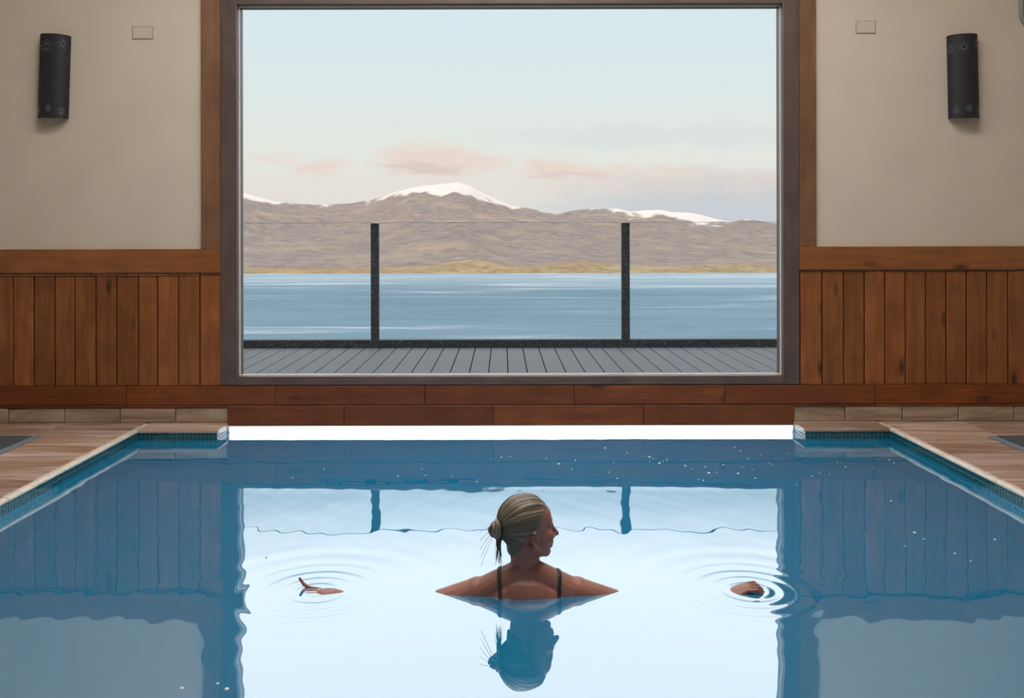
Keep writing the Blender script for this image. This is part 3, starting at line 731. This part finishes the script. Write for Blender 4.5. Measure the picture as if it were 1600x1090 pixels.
bvh = BVHTree.FromPolygons([q.co.copy() for q in bme.vertices], [tuple(q.vertices) for q in bme.polygons])
def cast(o, d, far=.5):
    """outermost hit along a ray that starts outside and runs towards o"""
    d = d.normalized(); h_ = bvh.ray_cast(o + d*far, -d, far)
    return h_[0] if h_[0] is not None else o
# swimsuit
M['suit'] = plain('dark_swimsuit', (.018, .026, .040), .55, 0, (.012, .018, .028), 90)
V, Fc = [], []; nz_, na = 24, 48
for i in range(nz_):
    z = -.13 - i*(.52/(nz_-1))
    for k in range(na):
        a = 2*PI*k/na; zz = z - (.05 if i == 0 else .05*(1-i/(nz_-1)))*(1 if math.sin(a) < 0 else 0)*abs(math.sin(a))
        d_ = Vector((math.cos(a), math.sin(a), 0)); V.append(cast(Vector((0, .005, zz)), d_, .30) + d_*.003)
for i in range(nz_-1):
    for k in range(na): Fc.append((i*na+k, i*na+(k+1) % na, (i+1)*na+(k+1) % na, (i+1)*na+k))
mesh('swimsuit', V, Fc, M['suit'], person, True)
for xs_, xl in ((-.100, -.085), (.118, .095)):
    V, Fc = [], []; n = 40
    for i in range(n):
        t = i/(n-1); a = math.radians(205 - 230*t)
        xx = xs_ + (xl-xs_)*min(1, abs(t-.45)*2)
        d_ = Vector((0, math.cos(a), math.sin(a)))
        for s in (-1, 0, 1):
            V.append(cast(Vector((xx + s*.0065, 0, -.075)), d_, .165) + d_*(.0022 if s == 0 else .0012))
    for i in range(n-1):
        for k in range(2): Fc.append((i*3+k, i*3+k+1, (i+1)*3+k+1, (i+1)*3+k))
    o = mesh('shoulder_strap', V, Fc, M['suit'], person, True)
    sm = o.modifiers.new('s', 'SOLIDIFY'); sm.thickness = .0015; sm.offset = 1
# hair combed back to a bun
def hair_mat():
    m, n, l, p, o = newmat('ash_blond_hair'); at = n.new('ShaderNodeAttribute'); at.attribute_name = 'strand'
    c = rampn(n, l, at.outputs['Fac'], [(.08, rgb(.075, .060, .044)), (.42, rgb(.150, .125, .094)), (.8, rgb(.28, .24, .185)), (1.0, rgb(.42, .36, .28))])
    l.new(c, p.inputs['Base Color']); p.inputs['Roughness'].default_value = .38; return m
M['hair'] = hair_mat()
def strandattr(o, vals):
    a = o.data.attributes.new('strand', 'FLOAT', 'POINT'); a.data.foreach_set('value', [float(q) for q in vals])
HC = Vector((0, -.012, .022))                       # hair is laid out about this point of the head
Pb = Vector((0, -.96, -.06)).normalized()           # towards the bun
Ub = Vector((0, -.06, .96)).normalized(); Sb = Vector((1, 0, 0))
NB, NA = 420, 48; V, vals, Fc = [], [], []; rs = random.Random(3)
def hairline(b):
    """largest angle from the bun at azimuth b (0 = over the crown, pi = nape)"""
    q = abs(b)
    pts = [(0, 146), (.35, 145), (.75, 139), (1.05, 131), (1.3, 121), (1.5, 111), (1.68, 94), (1.82, 77), (2.0, 68), (2.3, 63), (2.7, 63), (PI, 63)]
    return math.radians(float(np.interp(q, [t[0] for t in pts], [t[1] for t in pts])))
tone = [min(max(.36 + .34*fbm(i*.07, 1.7) + .40*fbm(i*.31, 6.1, 0, 2) + .12*(rs.random()-.5), .02), 1) for i in range(NB)]
for i in range(NB): 
    b = -PI + 2*PI*i/NB
    if abs(b) > 1.75: tone[i] *= .62
for i in range(NB):
    b = -PI + 2*PI*i/NB; am = hairline(b)
    for j in range(NA):
        t = j/(NA-1); a = am*(.02+.98*t)
        bb = b + .22*math.sin(b)*t*(1-t)
        dl = Pb*math.cos(a) + (Ub*math.cos(bb) + Sb*math.sin(bb))*math.sin(a)
        dw = HR @ dl; o_ = hp(HC)
        hit = cast(o_, dw, .16); r0 = (hit-o_).length
        r0 = min(r0, .112)
        edge = min(1, (1-t)/.10)
        gr = .0018*fbm(i*.36, t*1.6, 5, 2) + .0022*fbm(i*.07, t*1.2, 9)
        th = (.011 + .005*max(0, math.cos(b))*math.sin(PI*min(t*1.1, 1)) + gr)*(edge**.6) + .0008
        V.append(o_ + dw*(r0+th)); vals.append(min(1, tone[i] + (.25 if t > .86 and abs(b) < 1.4 else 0)))
for i in range(NB):
    i2 = (i+1) % NB
    for j in range(NA-1): Fc.append((i*NA+j, i2*NA+j, i2*NA+j+1, i*NA+j+1))
hair = mesh('hair', V, Fc, M['hair'], person, True); strandattr(hair, vals)
# bun: coiled rope of hair
bc = hp(HC + Pb*.112); bz = (HR @ Pb).normalized(); bu = Vector((0, 0, 1)); bs = bz.cross(bu).normalized(); bu = bs.cross(bz)
lst, vals = [], []
for q in range(9):
    pts, rad = [], []
    for k in range(60):
        t = k/59; a = t*2*PI*2.1 + q*.12; R_ = (.026 - .016*t) + .004*math.cos(q*2*PI/9 + t*20)
        off = (-.006 + .026*t) + .005*math.sin(q*2*PI/9 + t*20)
        pts.append(bc + (bs*math.cos(a) + bu*math.sin(a)*1.15)*R_ + bz*off); rad.append(.0048)
    vf = tube(pts, rad, 7); lst.append(vf); vals += [min(1, max(0, .38+.28*rs.random()+.1*math.sin(q)))]*len(vf[0])
vf = ell(bc, (.022, .022, .024)); lst.append(vf); vals += [.2]*len(vf[0])
V, Fc = joinvf(lst); o = mesh('hair_bun', V, Fc, M['hair'], person, True); strandattr(o, vals)
# loose ends hanging below the bun
lst, vals = [], []
for q in range(22):
    s0 = bc + bz*(-.012+.010*rs.random()) + bs*(rs.random()-.5)*.03 + bu*(-.018)
    ln = rs.uniform(.05, .125) ; dx = (rs.random()-.5)*.02; pts, rad = [], []
    for k in range(9):
        t = k/8; pts.append(s0 + Vector((dx*t*t + .004*math.sin(t*3+q), .004*math.sin(q+t*2), -ln*t))); rad.append((.0036 if q < 14 else .0014)*(1-.85*t))
    vf = tube(pts, rad, 5); lst.append(vf); vals += [.12+.25*rs.random()]*len(vf[0])
for q in range(5):
    s0 = bc + bz*.02 + bu*(.01-.01*q); pts = []
    for k in range(8): t = k/7; pts.append(s0 + bz*(.03*t) + Vector((-.012*t, 0, (.012-.02*q)*t - .02*t*t)))
    vf = tube(pts, [.0007]*8, 4); lst.append(vf); vals += [.5]*len(vf[0])
V, Fc = joinvf(lst); o = mesh('loose_strands', V, Fc, M['hair'], person, True); strandattr(o, vals); o['kind'] = 'stuff'
for s in (-1, 1):
    V, Fc = ell(hp((s*.030, .0735, .001)), (.0100, .0115, .0065), HR, 14, 8)
    ey = mesh('eye', V, Fc, M['bead'], person, True)
    V, Fc = ell(hp((s*.030, .0835, .001)), (.005, .002, .005), HR, 12, 6); mesh('iris', V, Fc, M['black_metal'], ey, True)

# ------------------------------------------------------------------ specks on the water
M['foam'] = plain('white_foam', (.9, .92, .93), .4)
def dome(r):
    V, Fc = ell((0, 0, 0), (r, r, r*.45), None, 8, 5); me = bpy.data.meshes.new('foam_bubble')
    me.from_pydata([tuple(q) for q in V], [], Fc); me.shade_smooth(); me.materials.append(M['foam']); return me
domes = [dome(r) for r in (.0032, .0045, .007)]
sp = [(860+x/2.857, 560+y/2.857) for x, y in ((35,470),(110,455),(95,495),(242,400),(340,422),(280,465),(258,508),(295,536),(410,436),(440,440),(457,447),(500,460),(517,452),(485,468),(440,462),(600,480),(632,494),(690,485),(705,512),(740,510),(770,477),(820,397),(847,414),(882,449),(938,433),(855,486),(836,515),(898,497),(985,477),(912,536),(1063,427),(975,470),(660,540),(680,545),(1120,437),(1165,527),(1200,515),(1245,519),(1278,466),(1315,486),(1440,488),(1095,565),(1187,400),(1510,457),(1532,468),(1518,638))]
sp += [(1200+x/3.757, 800+y/3.757) for x, y in ((800,203),(857,125),(912,162),(1186,292),(1328,165),(1093,247))]
sp += [(340+x/2.857, 560+y/2.857) for x, y in ((333,530),(473,492),(803,523),(910,491),(925,520),(1045,523),(1155,549),(1218,449),(1265,440),(1305,438),(1465,445),(1520,470))]
sp += [(x/3.757, 800+y/3.757) for x, y in ((1063,1030),(1273,1002),(1325,1035))]
for i, (x, y) in enumerate(sp):
    d = F*H/(y-HY); o = bpy.data.objects.new('foam_bubble', domes[rs.choice((0, 0, 1, 1, 2))]); C.objects.link(o); o.location = (px(x, d), d, .0008)
    tag(o, 'tiny white foam bubble floating on the pool water', 'bubble', 'foam bubbles on the water')
d = F*H/(870-HY); V = [(-.006, 0, 0), (0, -.003, .0012), (.007, 0, .0005), (0, .003, .0012), (0, 0, .002), (0, 0, -.0005)]
o = mesh('floating_leaf', V, [(0, 1, 4), (1, 2, 4), (2, 3, 4), (3, 0, 4), (1, 0, 5), (2, 1, 5), (3, 2, 5), (0, 3, 5)], M['dark_wood']); o.location = (px(415, d), d, .001)
tag(o, 'tiny dark leaf floating alone on the bright reflection', 'leaf')
